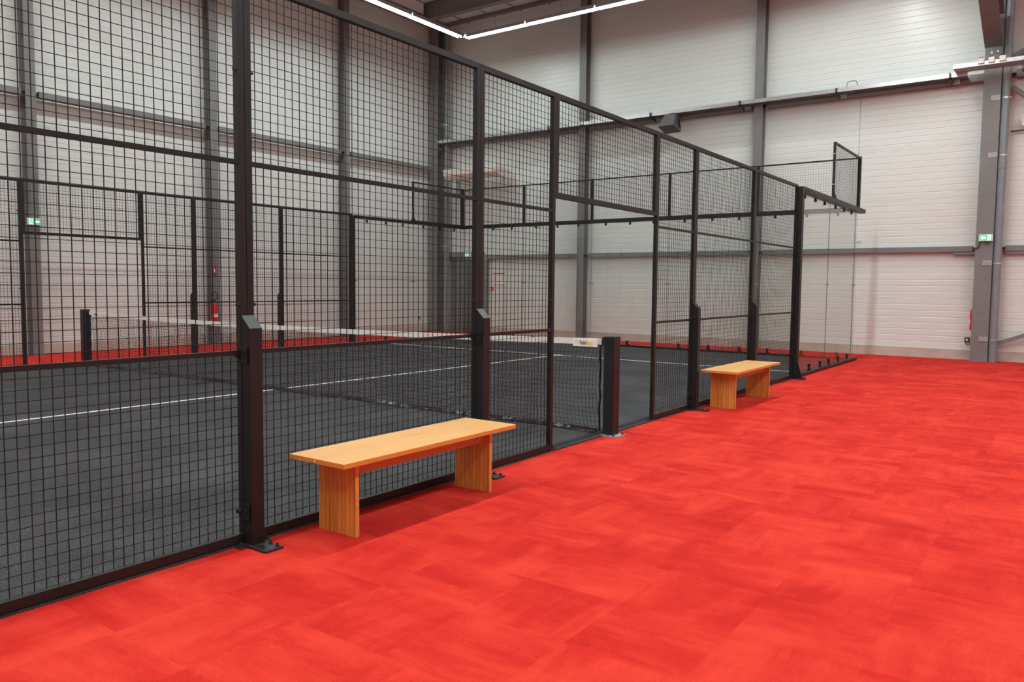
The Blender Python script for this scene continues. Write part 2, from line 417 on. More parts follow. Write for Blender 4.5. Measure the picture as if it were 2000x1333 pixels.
F6 = [(0, 3, 2, 1), (4, 5, 6, 7), (0, 1, 5, 4), (1, 2, 6, 5), (2, 3, 7, 6), (3, 0, 4, 7)]
MB().add(slope(0.05, 0, 6.5, .018, -.15, .15), F6).build('bottom_flange', STEEL, hb)
MB().add(slope(0.05, .018, 6.5, .60, -.008, .008), F6).build('web', STEEL, hb)
MB().add(slope(0.05, .60, 6.5, .618, -.15, .15), F6).build('top_flange', STEEL, hb)

# downpipes
def pipe(x, y, label, r=.07, top=ZC, joints=(0.44, 1.95, 4.05, 5.15), xcl=-.08):
    t = thing('downpipe', label, 'pipe', (x, y, 0))
    MB().tube((0, 0, 0.0), (0, 0, top), r, 24).build('pipe', PIPE, t, smooth=False)
    MB().tube((0, 0, 3.80), (0, 0, 3.93), r + .008, 24).build('sleeve', PIPE, t)
    for z in joints:
        MB().tube((0, 0, z - .014), (0, 0, z + .014), r + .006, 24).tube((r + .0, 0, z), (r + .03, 0, z), .012).build('clamp', GALV, t)
        MB().cbox((xcl - .09, -.045, z + .015), (.16, .012, .10)).build('clamp_plate', GALVD, t)
    return t
dpip = pipe(2.255, 11.60, 'grey downpipe fixed to the right side of the broad pillar')
dpc = pipe(-12.02, 11.68, 'blue-grey downpipe beside the corner column, far left corner', r=.075, joints=(2.6, 6.2), xcl=0)

# cable tray on the back wall
trays = [(-12.2, -7.2), (-7.2, -2.6), (-2.6, 1.6), (2.5, 7.0)]
tl = ['perforated cable tray on the back wall nearest the far left corner', 'perforated cable tray section above the back wall behind the court, holding the loudspeaker',
      'perforated cable tray section ending beside the broad pillar', 'perforated cable tray section right of the broad pillar']
TRAYM = varied('perforated_tray', (.13, .13, .13), (.17, .17, .17), .45, 30, metal=.3)
nt = TRAYM.node_tree; b = nt.nodes['Principled BSDF']
v = mapping(nt, (1, 1, 1)); sepn = nt.nodes.new('ShaderNodeSeparateXYZ'); nt.links.new(v, sepn.inputs[0])
hx = math_(nt, 'LESS_THAN', math_(nt, 'FRACT', math_(nt, 'DIVIDE', sepn.outputs[0], .05)), .40)
hy = math_(nt, 'LESS_THAN', math_(nt, 'FRACT', math_(nt, 'DIVIDE', sepn.outputs[1], .03)), .3)
nt.links.new(math_(nt, 'SUBTRACT', 1.0, math_(nt, 'MULTIPLY', hx, hy)), b.inputs['Alpha'])
for (a, b_), lb in zip(trays, tl):
    t = thing('cable_tray', lb, 'cable tray', (a, 11.42, 5.63), 'cable trays along the back wall')
    n = b_ - a
    MB().box(0, 0, 0, n, .27, .002).build('perforated_bottom', TRAYM, t)
    MB().box(0, -.002, 0, n, 0, .085).box(0, -.002, .083, n, .012, .085).build('side_lip', GALV, t); MB().box(0, .27, 0, n, .272, .085).build('side_lip', GALVD, t)
for x, lb in ((-10.6, 'second bracket from the corner'), (-8.2, 'bracket just left of the first slim column'), (-5.2, 'bracket beside the loudspeaker'), (-2.95, 'bracket just left of the second slim column'), (-.84, 'bracket midway between second slim column and pillar'), (1.30, 'bracket nearest the broad pillar')):
    t = thing('tray_bracket', 'small grey %s, under the cable tray' % lb, 'bracket', (x, 11.39, 5.56), 'cable tray brackets')
    MB().add([(-.018, -.02, .06), (.018, -.02, .06), (.018, .31, .02), (-.018, .31, .02), (-.018, -.02, .025), (.018, -.02, .025), (.018, .31, -.03), (-.018, .31, -.03)], F6).box(-.018, -.02, .025, .018, .0, .15).build('arm', BOLT, t)
    MB().cbox((.06, .298, .03), (.18, .02, .09)).build('foot_plate', GALVD, t)
# metal shelf with junction boxes
sh = thing('metal_shelf', 'flat galvanised shelf tray in front of the broad pillar top', 'shelf', (1.40, 11.05, 5.70))
MB().box(0, 0, 0, 2.6, .38, .004).build('bottom_sheet', GALVD, sh)
MB().box(0, -.004, 0, 2.6, 0, .075).box(-.004, -.004, 0, 0, .38, .075).build('side_lip', GALV, sh)
for i, x in enumerate((1.86, 2.03, 2.21)):
    t = thing('junction_box', ['leftmost', 'middle', 'rightmost'][i] + ' of three white junction boxes on the galvanised shelf', 'junction box', (x, 11.00, 5.725), 'white junction boxes')
    MB().box(-.05, 0, 0, .05, .045, .10).build('box', WHITE, t, bevel=.006)
    for q in (-.02, .02): MB().tube((q, .02, .10), (q, .02, .125), .01).build('cable_gland', BOLT, t)
hg = thing('hanging_chain', 'thin wire hangers fixed to the pillar above the metal shelf', 'hanger', (1.99, 11.50, 6.02))
MB().path([(0, 0, .42), (0, -.02, 0), (.02, -.1, -.05), (.22, -.25, -.20)], .006).path([(0, -.02, 0), (-.16, -.2, -.20)], .004).build('wire', GALVD, hg)
pieces('fixing', GALV, hg, [MB().cbox((0, -.02, 0), (.03, .03, .03)), MB().cbox((.10, -.02, .01), (.03, .03, .03)), MB().cbox((0, .0, .42), (.05, .03, .06))])
wl = MB().path([(-.70, 11.6, 5.632), (-.68, 11.6, 5.80), (-.66, 11.6, 5.86), (-.58, 11.6, 5.875), (-.50, 11.6, 5.86), (-.47, 11.6, 5.80), (-.46, 11.6, 5.632)], .006)
o = wl.build('cable_loop', RUBBER); o['label'] = 'thin dark cable loop rising above the cable tray'; o['category'] = 'cable'
o = MB().tube((2.35, 11.80, 4.53), (4.6, 11.80, 4.60), .016).build('conduit', BOLT); o['label'] = 'thin dark conduit running right from the downpipe along the wall'; o['category'] = 'pipe'
wh = thing('warning_horn', 'red and cream alarm sounder on the wall at the right edge', 'alarm', (2.62, 11.84, 4.70))
MB().tube((0, .04, 0), (0, -.06, 0), .11, 20).build('cover', HEATW, wh)
MB().tube((0, -.02, -.09), (0, -.07, -.13), .06, 16).build('lens', RED, wh)

# heater panel in the corner
he = thing('heater_panel', 'cream heater panel with sloping underside, high in the far left corner', 'heater', (-11.57, 11.0, 4.47))
prof = [(-.0, .12), (.0, .26), (.30, .26), (.70, .20), (.70, .14), (.32, .0), (.12, .0)]
MB().prism(prof, 0, 0.0, 1.95).build('casing', HEATW, he, bevel=.01)
MB().box(-.01, -.01, .235, 1.96, .02, .275).build('front_lip', WHITE, he)
MB().box(.25, .30, -.45, .33, .36, .02).box(.25, .30, .0, .33, .885, .05).build('bracket', GALVD, he); MB().box(1.5, .60, .08, 1.56, .885, .14).build('bracket', GALVD, he)

# loudspeaker
sp_ = thing('loudspeaker', 'dark grey wedge loudspeaker hanging tilted under the cable tray', 'loudspeaker', (-4.62, 11.30, 5.38))
body = MB()
vs = [(-.15, .26, .23), (.10, .26, .22), (.11, .03, .22), (-.16, .03, .235),
      (-.22, -.25, -.10), (.19, -.25, -.10), (.27, .02, -.24), (-.15, .02, -.25)]
vs += [(.16, .26, -.10), (-.16, .26, -.12)]
fs = [(0, 1, 2, 3), (3, 2, 5, 4), (4, 5, 6, 7), (7, 6, 8, 9), (9, 8, 1, 0), (2, 1, 8, 6, 5), (0, 3, 4, 7, 9)]
body.add(vs, fs).build('cabinet', SPK, sp_, bevel=.012)
MB().box(-.10, .10, .20, .06, .20, .26).build('bracket', BOLT, sp_)
MB().add([(.12, .10, .14), (.14, .10, .14), (.14, .20, .14), (.12, .20, .14), (.185, .06, -.10), (.205, .06, -.10), (.205, .16, -.10), (.185, .16, -.10)], F6).build('side_plate', BOLT, sp_)

# small wall things
def exit_sign(loc, label, rz=0, arrow=-1):
    t = thing('exit_sign', label, 'exit sign', loc, 'lit green exit signs', rz)
    MB().box(-.12, -.03, -.065, .12, .0, .065).build('housing', WHITE, t, bevel=.003)
    f = MB().box(-.104, -.033, -.053, .104, -.03, .053).build('green_face', EXITG, t)
    a = arrow
    MB().prism([(a * .09, 0), (a * .05, .042), (a * .05, .018), (a * .0, .018), (a * .0, -.018), (a * .05, -.018), (a * .05, -.042)], 1, -.036, -.033).build('arrow', EXITW, f)
    p = MB().prism([(-a * .028, -.05), (-a * .088, -.05), (-a * .088, .05), (-a * .028, .05)], 1, -.0355, -.033)
    pd = p.build('pictogram_field', EXITW, f)
    g = MB().tube((-a * .055, -.036, .034), (-a * .055, -.038, .034), .008, 10)
    g.prism([(-a * .050, .024), (-a * .066, .020), (-a * .062, -.006), (-a * .046, -.002)], 1, -.0385, -.0355)
    g.prism([(-a * .062, -.004), (-a * .076, -.020), (-a * .082, -.036), (-a * .074, -.038), (-a * .066, -.022), (-a * .054, -.008)], 1, -.0385, -.0355)
    g.prism([(-a * .052, -.002), (-a * .042, -.018), (-a * .046, -.038), (-a * .038, -.038), (-a * .032, -.016), (-a * .044, .002)], 1, -.0385, -.0355)
    g.prism([(-a * .050, .020), (-a * .036, .006), (-a * .032, .012), (-a * .046, .026)], 1, -.0385, -.0355)
    g.build('running_figure', EXITG, f)
    return t
e1 = exit_sign((2.045, 11.535, 2.455), 'lit green exit sign on the broad grey pillar at the right')
exit_sign((-11.26, 11.77, 2.335), 'lit green exit sign above the dark door in the corner', arrow=1)
exit_sign((-12.41, .24, 2.53), 'lit green exit sign on the leftmost column of the left wall', math.pi / 2, arrow=1)
cb = MB().path([(2.02, 11.53, 2.40), (2.04, 11.50, 2.34), (2.09, 11.50, 2.33), (2.12, 11.53, 2.39)], .008).path([(1.95, 11.53, 2.40), (1.93, 11.52, 2.27), (1.88, 11.56, 2.24)], .010)
o = cb.build('sign_cable', RUBBER); o['label'] = 'black cable looping below the exit sign on the broad pillar'; o['category'] = 'cable'

def extinguisher(loc, label, rz=0, hose=True):
    t = thing('fire_extinguisher', label, 'fire extinguisher', loc, 'red fire extinguishers', rz)
    MB().lathe([(0, 0), (.07, 0), (.078, .01), (.078, .36), (.070, .40), (.045, .43), (.022, .44), (.022, .46), (0, .46)], (0, 0, 0), 24).build('cylinder', RED, t, smooth=True)
    MB().box(-.045, -.081, .12, .045, -.060, .20).build('label_band', LABELW, t)
    MB().box(-.02, -.02, .46, .02, .02, .50).box(-.10, -.012, .50, .02, .012, .515).box(-.09, -.012, .475, .02, .012, .487).build('valve', BOLT, t)
    MB().path([(.02, 0, .49), (.08, -.01, .56), (.07, -.01, .66), (0, -.02, .70), (-.07, -.03, .66), (-.10, -.04, .54), (-.095, -.05, .40), (-.09, -.05, .20)], .010).build('hose', RUBBER, t)
    MB().box(-.03, .07, .30, .15, .130, .36).build('wall_hook', BOLT, t)
    return t
extinguisher((-12.30, 3.94, .52), 'red fire extinguisher with black hose hanging on the left wall column', math.pi / 2)
extinguisher((1.90, 11.71, .62), 'red fire extinguisher half hidden behind the left edge of the broad pillar', -math.pi / 2)
es = thing('extinguisher_sign', 'small red and blue sign above the extinguisher on the left wall', 'sign', (-12.425, 4.05, 1.64), rz=math.pi / 2)
MB().box(-.05, -.003, 0, .05, 0, .11).build('red_field', RED, es)
MB().box(-.05, -.003, -.06, .05, 0, -.002).build('blue_field', BLUE, es)
MB().box(-.012, -.005, .02, .012, -.003, .09).box(-.03, -.005, .075, .0, -.003, .085).build('symbol', LABELW, es)
nb = thing('notice_board', 'white evacuation notice with dark top edge on the back wall right of the door', 'notice', (-10.19, YB, 1.62))
MB().box(-.205, -.012, -.16, .205, 0, .16).build('sheet', LABELW, nb)
MB().box(-.205, -.016, .14, .205, -.012, .17).build('top_strip', BOLT, nb)
MB().box(-.205, -.014, -.175, .205, -.0, -.162).build('bottom_strip', REDD, nb)
g = MB()
for i in range(6): g.box(-.18, -.0135, .09 - i * .022, -.10 + .01 * (i % 3), -.012, .096 - i * .022)
for i in range(5): g.box(.12, -.0135, .08 - i * .03, .18, -.012, .088 - i * .03)
g.box(-.08, -.0135, -.10, .09, -.012, -.094).box(-.08, -.0135, .10, .09, -.012, .106).box(-.08, -.0135, -.10, -.075, -.012, .106).box(.085, -.0135, -.10, .09, -.012, .106).box(-.01, -.0135, -.10, -.005, -.012, .03)
g.build('printed_plan', BOLT, nb)
MB().box(-.18, -.0135, -.06, -.14, -.012, -.02).build('orange_mark', RED, nb)
cp_ = thing('call_point', 'small red fire alarm call point below the notice', 'alarm', (-10.44, YB, 1.325))
MB().box(-.055, -.05, -.055, .055, 0, .055).build('case', RED, cp_, bevel=.006)
MB().box(-.028, -.053, -.028, .028, -.05, .028).build('window', LABELW, cp_)
so = thing('wall_socket', 'black wall socket with white centre and curled cable beside the broad pillar', 'socket', (1.775, YB, .41))
MB().box(-.045, -.05, -.04, .045, 0, .045).build('case', RUBBER, so, bevel=.006)
MB().tube((0, -.055, 0), (0, -.05, 0), .026, 16).build('socket_face', WHITE, so)
MB().path([(-.02, -.03, -.04), (-.02, -.03, -.08), (.01, -.03, -.11), (.05, -.03, -.10), (.08, -.03, -.05), (.09, -.02, .0)], .006).build('cable', RUBBER, so)
so2 = thing('wall_socket', 'dark wall socket low on the left wall beside the corner column', 'socket', (XL, 11.2, .42), rz=math.pi / 2)
MB().box(-.045, -.05, -.04, .045, 0, .045).build('case', RUBBER, so2, bevel=.006)
MB().tube((0, -.055, 0), (0, -.05, 0), .026, 16).build('socket_face', WHITE, so2)
o = MB().tube((-.39, YB, 2.495), (-.39, YB - .03, 2.495), .045, 24).build('wall_button', WHITE); o['label'] = 'small round white cap on the back wall above the low rail'; o['category'] = 'cap'

# ================================================================ COURT FLOOR
ct = thing('court_turf', 'charcoal artificial turf of the court with white lines', 'court floor', (-5, 0, 0))
MB().box(-5.01, -10.1, 0, 5.0, 10.06, .012).build('turf', TURF, ct)
MB().box(-.025, -6.95, .012, .025, 6.95 + .15, .0135).build('centre_line', LINE, ct)
MB().box(-4.95, 6.925, .012, 4.95, 6.975, .0136).build('service_line', LINE, ct)
MB().box(-4.95, -6.975, .012, 4.95, -6.925, .0136).build('service_line', LINE, ct)

# ================================================================ FENCE
TB = .040     # frame tube
Z0, ZT = .020, 3.015
def wiremesh(y0, y1, z0, z1, x, wr=.0018, pitch_=.05, zoff=None):
    mb = MB()
    n = int(round((y1 - y0) / pitch_)); st = (y1 - y0) / n
    for i in range(1, n):
        y = y0 + i * st
        mb.add([(x - wr, y - wr, z0), (x + wr, y - wr, z0), (x + wr, y + wr, z0), (x - wr, y + wr, z0), (x - wr, y - wr, z1), (x + wr, y - wr, z1), (x + wr, y + wr, z1), (x - wr, y + wr, z1)],
               [(0, 1, 5, 4), (1, 2, 6, 5), (2, 3, 7, 6), (3, 0, 4, 7)])
    m_ = int(round((z1 - z0) / pitch_)); sz = (z1 - z0) / m_
    xx = x - 1.8 * wr; wh = wr * .82
    for k in range(1, m_):
        z = z0 + k * sz
        mb.add([(xx - wh, y0, z - wh), (xx + wh, y0, z - wh), (xx + wh, y0, z + wh), (xx - wh, y0, z + wh), (xx - wh, y1, z - wh), (xx + wh, y1, z - wh), (xx + wh, y1, z + wh), (xx - wh, y1, z + wh)],
               [(0, 1, 5, 4), (1, 2, 6, 5), (2, 3, 7, 6), (3, 0, 4, 7)])
    return mb
def fence_panel(side, y0, y1, label, z0=Z0, z1=ZT, rails=(1.045, 2.045), bolts=True, foot=None, base_h=.045, clamps=()):
    """side=+1: the fence nearest the camera (outer face at x=0); side=-1: the fence across the court (outer face x=-10)"""
    x = 0.0 if side > 0 else -10.0
    s = side
    t = thing('mesh_panel', label, 'fence panel', (x, (y0 + y1) / 2, z0), 'welded mesh panels of the near side' if s > 0 else 'welded mesh panels of the far side')
    h = (y1 - y0) / 2 - .0015; H = z1 - z0
    def bx(mb, xa, ya, za, xb, yb, zb): return mb.box(s * xa, ya, za, s * xb, yb, zb)
    f = MB()
    bx(f, -TB, -h, 0, 0, -h + TB, H); bx(f, -TB, h - TB, 0, 0, h, H)
    bx(f, -TB, -h + TB, H - TB, 0, h - TB, H); bx(f, -TB, -h + TB, 0, 0, h - TB, base_h)
    f.build('frame', PAINT, t)
    for zr in rails:
        r_ = MB(); bx(r_, -.030, -h + TB, zr - z0 - .012, -.002, h - TB, zr - z0 + .012); r_.build('rail', PAINT, t)
    if s > 0: wm = wiremesh(-h + TB - .005, h - TB + .005, base_h - .01, H - TB + .01, -.031)
    else: wm = wiremesh(-h + TB - .005, h - TB + .005, base_h - .01, H - TB + .01, .036)
    wm.build('wire_mesh', WIRE, t, fix=False)
    if bolts:
        bl = []
        zs = [b_ for b_ in (1.30, 2.52) if z0 < b_ < z1]
        for zz in zs:
            for e in (-1, 1):
                yy = e * (h - TB)
                bl.append(MB().tube((-s * .012, yy, zz - z0), (-s * .012, yy - e * .014, zz - z0), .010, 10).tube((-s * .012, yy - e * .013, zz - z0), (-s * .012, yy - e * .020, zz - z0), .006, 10))
        pieces('bolt', BOLT, t, bl)
    for e in clamps:      # bent strap that ties the panel end to its brace post
        for z in (1.03, .19):
            k = MB().box(-s * .030, e * (h - TB - .001), z - z0 - .045, -s * .001, e * (h - TB - .007), z - z0 + .045).build('strap', PAINT, t, bevel=.001)
            MB().tube((-s * .016, e * (h - TB - .007), z - z0), (-s * .016, e * (h - TB - .027), z - z0), .013, 12).build('bolt', BOLT, k)
    if foot:
        MB().box(-s * .04, foot * (h - .04), -.008, s * .0, foot * (h + .07), -.001).tube((-s * .015, foot * (h + .035), -.004), (-s * .015, foot * (h + .035), .018), .010, 8).build('foot_plate', BOLT, t)
    return t
Y1, Y2, Y4, Y6 = .975, 2.0, 4.0, 5.955
near = [(-Y6, -Y4, 'mesh panel of the near fence cut by the left edge of the frame', None), (-Y4, -Y2, 'wide mesh panel of the near fence behind the front bench', None),
        (-Y2, -Y1, 'narrow mesh panel just left of the court doorway', 1), (Y1, Y2, 'narrow mesh panel just right of the court doorway', -1),
        (Y2, Y4, 'wide mesh panel of the near fence behind the rear bench', None), (Y4, Y6, 'last mesh panel of the near fence, meeting the glass', None)]
def strapped(a, b_): return [e for e, y in ((-1, a), (1, b_)) if abs(y) in (Y2, Y4)]
for a, b_, lb, ft in near: fence_panel(1, a, b_, lb, foot=ft, clamps=strapped(a, b_))
fence_panel(1, -Y1, Y1, 'short mesh panel above the near court doorway', z0=2.155, rails=())
far = [(-Y6, -Y4, 'mesh panel of the far side fence, furthest left'), (-Y4, -Y2, 'mesh panel of the far side fence, second from the left end'), (-Y2, -Y1, 'narrow mesh panel left of the doorway across the court'),
       (Y1, Y2, 'narrow mesh panel right of the doorway across the court'), (Y2, Y4, 'wide mesh panel across the court in front of the hanging extinguisher'), (Y4, Y6, 'mesh panel across the court next to the far glass')]
for a, b_, lb in far: fence_panel(-1, a, b_, lb, clamps=strapped(a, b_))
fence_panel(-1, -Y1, Y1, 'short mesh panel above the doorway across the court', z0=2.155, rails=())

# outer stub posts with sloping caps
def post_proto():
    t = thing('brace_post', '', 'post', (0, 0, 0), 'black brace posts with sloping caps')
    pw = .040
    MB().prism([(.002, .016), (.072, .016), (.072, 1.175), (.002, 1.243)], 1, -pw, pw).build('post', PAINT, t, bevel=.003)
    for z in (1.03, .19):
        for e in (-1, 1):
            k = MB().box(.003, e * (pw + .003), z - .045, .058, e * (pw + .009), z + .045).build('clamp', PAINT, t, bevel=.001)
            MB().tube((.030, e * (pw + .008), z), (.030, e * (pw + .014), z), .009, 12).build('bolt', BOLT, k)
    bp = MB().box(.003, -.058, .0, .208, .058, .014).box(.003, -.10, .0, .05, -.058, .010).box(.003, .058, 0, .05, .10, .010).build('base_plate', BOLT, t, bevel=.002)
    for (x, y) in ((.115, -.035), (.15, -.03), (.185, .035), (.12, .04), (.028, -.080), (.030, .08)):
        MB().tube((x, y, .008), (x, y, .022), .011, 6).tube((x, y, .02), (x, y, .032), .006, 8).build('bolt', BOLT, bp)
    return t
pp = post_proto()
pl = {-Y4: 'black brace post with sloping cap in the foreground, left of the front bench', -Y2: 'black brace post behind the right end of the front bench',
      Y2: 'black brace post at the left end of the rear bench', Y4: 'black brace post standing behind the rear bench'}
first = True
for y, lb in pl.items():
    if first: pp.location = (0, y, 0); pp['label'] = lb; first = False
    else: dup(pp, (0, y, 0), lb)
fl = {-Y4: 'black brace post across the court, furthest left', -Y2: 'black brace post across the court, left of its doorway', Y2: 'black brace post across the court to the left of the hanging extinguisher', Y4: 'black brace post across the court to the right of the hanging extinguisher'}
for y, lb in fl.items(): dup(pp, (-10, y, 0), lb, rz=math.pi)

# corner posts at the glass
def glass_post(x, y, s, label):
    t = thing('glass_post', label, 'post', (x, y, 0), 'black posts where mesh meets glass')
    MB().box(-s * .035, .0, .014, s * .065, .10, 2.985).build('post', PAINT, t, bevel=.003)
    MB().prism([(s * .065, .014), (s * .15, .014), (s * .065, .27)], 1, .03, .045).build('gusset', PAINT, t)
    bp = MB().box(-s * .05, -.02, 0, s * .19, .12, .014).build('base_plate', BOLT, t)
    for yy in (.0, .085): MB().tube((s * .165, yy, .012), (s * .165, yy, .035), .012, 6).build('bolt', BOLT, bp)
    b_ = []
    for i in range(7):
        z = 2.85 - i * .17
        b_.append(MB().tube((s * .02, .002, z), (s * .02, -.010, z), .008, 8)); b_.append(MB().tube((s * .064, .05, z), (s * .077, .05, z), .008, 8))
    pieces('bolt', BOLT, t, b_)
    return t
glass_post(0, Y6, 1, 'thick black post with triangular foot where the near fence meets the glass')
glass_post(-10, Y6, -1, 'thick black post across the court where mesh meets the glass')

# glass panes
def pane(name, label, x0, y0, x1, y1, grp):
    t = thing('safety_glass_sheet', label, 'glass pane', ((x0 + x1) / 2, (y0 + y1) / 2, 0), grp)
    dx = abs(x1 - x0) / 2; dy = abs(y1 - y0) / 2; th = .005
    if dx > dy: ex, ey = dx - .004, th
    else: ex, ey = th, dy - .004
    za, zb = .055, 2.93
    g = MB()
    if dx > dy:
        g.add([(-ex, -ey, za), (ex, -ey, za), (ex, -ey, zb), (-ex, -ey, zb), (-ex, ey, za), (ex, ey, za), (ex, ey, zb), (-ex, ey, zb)], [(0, 1, 2, 3), (5, 4, 7, 6)])
        e = MB().box(-ex - .0005, -ey, za, -ex, ey, zb).box(ex, -ey, za, ex + .0005, ey, zb)
    else:
        g.add([(-ex, -ey, za), (-ex, ey, za), (-ex, ey, zb), (-ex, -ey, zb), (ex, -ey, za), (ex, ey, za), (ex, ey, zb), (ex, -ey, zb)], [(1, 0, 3, 2), (4, 5, 6, 7)])
        e = MB().box(-ex, -ey - .0005, za, ex, -ey, zb).box(-ex, ey, za, ex, ey + .0005, zb)
    g.build('glass', GLASS, t, fix=False)
    e.build('polished_edge', GEDGE, t)
    # seam clamps at mid height, top clips, bottom clips
    dz = .0 if dx > dy else .012
    ax = 0 if dx > dy else 1; L_ = max(dx, dy)
    def P(a, n, z): return (a, n, z) if ax == 0 else (n, a, z)
    pieces('seam_clamp', GALVD, t, [MB().tube(P(e_ * (L_ - .035), -.012, 1.5), P(e_ * (L_ - .035), .012, 1.5), .020, 14) for e_ in (-1, 1)])
    for a in (-L_ * .62, 0.0 + .02, L_ * .62):
        MB().cbox(P(a, 0, 2.905 - dz), (.045, .03, .05) if ax == 0 else (.03, .045, .05)).tube(P(a, -.02, 2.885 - dz), P(a, .02, 2.885 - dz), .020, 14).build('top_clip', PAINT, t)
    for a in (-L_ * .70, 0.0, L_ * .70):
        MB().cbox(P(a, 0, .10), (.05, .03, .085) if ax == 0 else (.03, .05, .085)).tube(P(a, -.022, .135), P(a, .022, .135), .024, 14).cbox(P(a + .035, 0, .065), (.06, .03, .018) if ax == 0 else (.03, .06, .018)).build('bottom_clip', PAINT, t)
    return t
GX = -.035
bn = ['first back glass pane, at the far left corner', 'second back glass pane from the far left corner', 'middle pane of the back glass wall', 'second back glass pane from the right corner', 'back glass pane at the right corner, with a mesh top']
for i in range(5): pane('b', bn[i], -10 + 2 * i, 10, -8 + 2 * i, 10, 'glass panes of the back wall of the court')
pane('s', 'right side glass pane next to the thick black post', GX, Y6 + .10, GX, 8.0, 'side glass panes')
pane('s', 'right side glass pane ending at the far right corner of the court', GX, 8.0, GX, 9.96, 'side glass panes')
pane('s', 'left side glass pane across the court next to the mesh', -10 - GX, Y6 + .10, -10 - GX, 8.0, 'side glass panes')
pane('s', 'left side glass pane across the court, ending at the corner', -10 - GX, 8.0, -10 - GX, 9.96, 'side glass panes')

def beam(name, label, x0, y0, z0, x1, y1, z1, grp, m=PAINT, bolts=True):
    o = MB().box(0, 0, 0, x1 - x0, y1 - y0, z1 - z0).build(name, m, bevel=.003); o.location = (x0, y0, z0)
    o['label'] = label; o['category'] = 'rail'; o['group'] = grp
    return o
gt = 'black beams along the top of the glass'; gd = 'dark rails along the foot of the glass'
bmR = thing('glass_top_beam', 'black beam on top of the right side glass, overhanging the corner', 'rail', (0, Y6 + .10, 2.925), gt)
MB().box(-.06, 0, 0, .05, 4.35, .012).box(.038, 0, .012, .05, 4.35, .078).box(-.06, 0, .066, .038, 4.35, .078).box(-.06, 0, .012, -.048, 4.35, .066).build('channel', PAINT, bmR)
for y in (.10, .20, .30, 3.95, 4.05, 4.15, 4.25):
    MB().tube((.048, y, .03), (.058, y, .03), .012, 10).build('bolt', BOLT, bmR); MB().tube((0, y, .076), (0, y, .086), .012, 10).build('bolt', BOLT, bmR)
beam('glass_top_beam', 'black beam on top of the left side glass across the court', -10.05, Y6 + .10, 2.93, -9.94, 10.05, 3.0, gt)
beam('glass_top_beam', 'long black beam along the top of the back glass wall', -10.05, 9.96, 2.93, -.06, 10.04, 3.0, gt)
beam('glass_foot_rail', 'dark rail on the carpet along the foot of the right side glass', -.06, Y6 + .13, .013, .03, 10.25, .055, gd)
beam('glass_foot_rail', 'dark rail along the foot of the left side glass across the court', -10.03, Y6 + .13, .013, -9.94, 10.05, .055, gd)
beam('glass_foot_rail', 'long dark rail along the foot of the back glass wall', -9.94, 9.96, .013, -.06, 10.04, .055, gd)

# upper mesh above the glass
def top_panel_x(x0, x1, label):
    t = thing('top_mesh_panel', label, 'fence panel', ((x0 + x1) / 2, 10.0, 3.0), 'top mesh panels above the back glass')
    h = (x1 - x0) / 2 - .001; H = .985
    f = MB().box(-h, -.018, 0, -h + .03, .018, H).box(h - .03, -.018, 0, h, .018, H).box(-h + .03, -.015, H - .028, h - .03, .015, H - .001).box(-h + .03, -.015, 0, h - .03, .015, .025)
    f.build('frame', PAINT, t)
    wm = wiremesh(-h + .02, h - .02, .02, H - .02, -.022, .0013)
    o = wm.build('wire_mesh', WIRE, t, fix=False); o.rotation_euler[2] = math.pi / 2; o.location = (0, 0, 0)
    for z in (.12, .36, .6, .84):
        for e in (-1, 1): MB().tube((e * (h - .015), -.018, z), (e * (h - .015), -.026, z), .006, 8).build('bolt', BOLT, t)
for i in range(5):
    top_panel_x(-10 + 2 * i, -8 + 2 * i, ['top mesh panel above the back glass at the far left corner', 'second top mesh panel from the left above the back glass', 'middle top mesh panel above the back glass', 'fourth top mesh panel from the left above the back glass', 'top mesh panel above the back glass at the right corner'][i])
def top_panel_y(x, s, label):
    t = thing('side_top_mesh', label, 'fence panel', (x, 9.0, 3.0), 'side mesh panels above the glass corners')
    h = .985; H = .985
    f = MB().box(-.02, -h, 0, .02, -h + .04, H).box(-.03, h - .045, -.07, .03, h + .01, H + .01).box(-.018, -h + .04, H - .035, .018, h - .045, H - .001).box(-.015, -h + .04, 0, .015, h - .045, .02)
    f.build('frame', PAINT, t)
    wiremesh(-h + .03, h - .03, .01, H - .02, -s * .02, .0015).build('wire_mesh', WIRE, t, fix=False)
    MB().prism([(-h + .04, 0), (-h + .12, 0), (-h + .05, .13), (-h + .04, .13)], 0, -.004, .004).build('gusset', PAINT, t)
    MB().prism([(s * .02, 0), (s * .065, 0), (s * .035, .08), (s * .025, .13), (s * .02, .13)], 1, -h + .01, -h + .018).build('gusset', PAINT, t)
    for z in (.25, .78):
        for a_, b2 in (((s * .02, -h + .02, z), (s * .026, -h + .02, z)), ((s * .03, h - .02, z), (s * .036, h - .02, z)), ((0, -h, z), (0, -h - .008, z))): MB().tube(a_, b2, .011, 10).build('bolt', ZINC, t)
top_panel_y(0.0, 1, 'mesh panel standing above the right glass corner, upper right')
top_panel_y(-10.0, -1, 'mesh panel standing above the glass across the court, left of the corner')

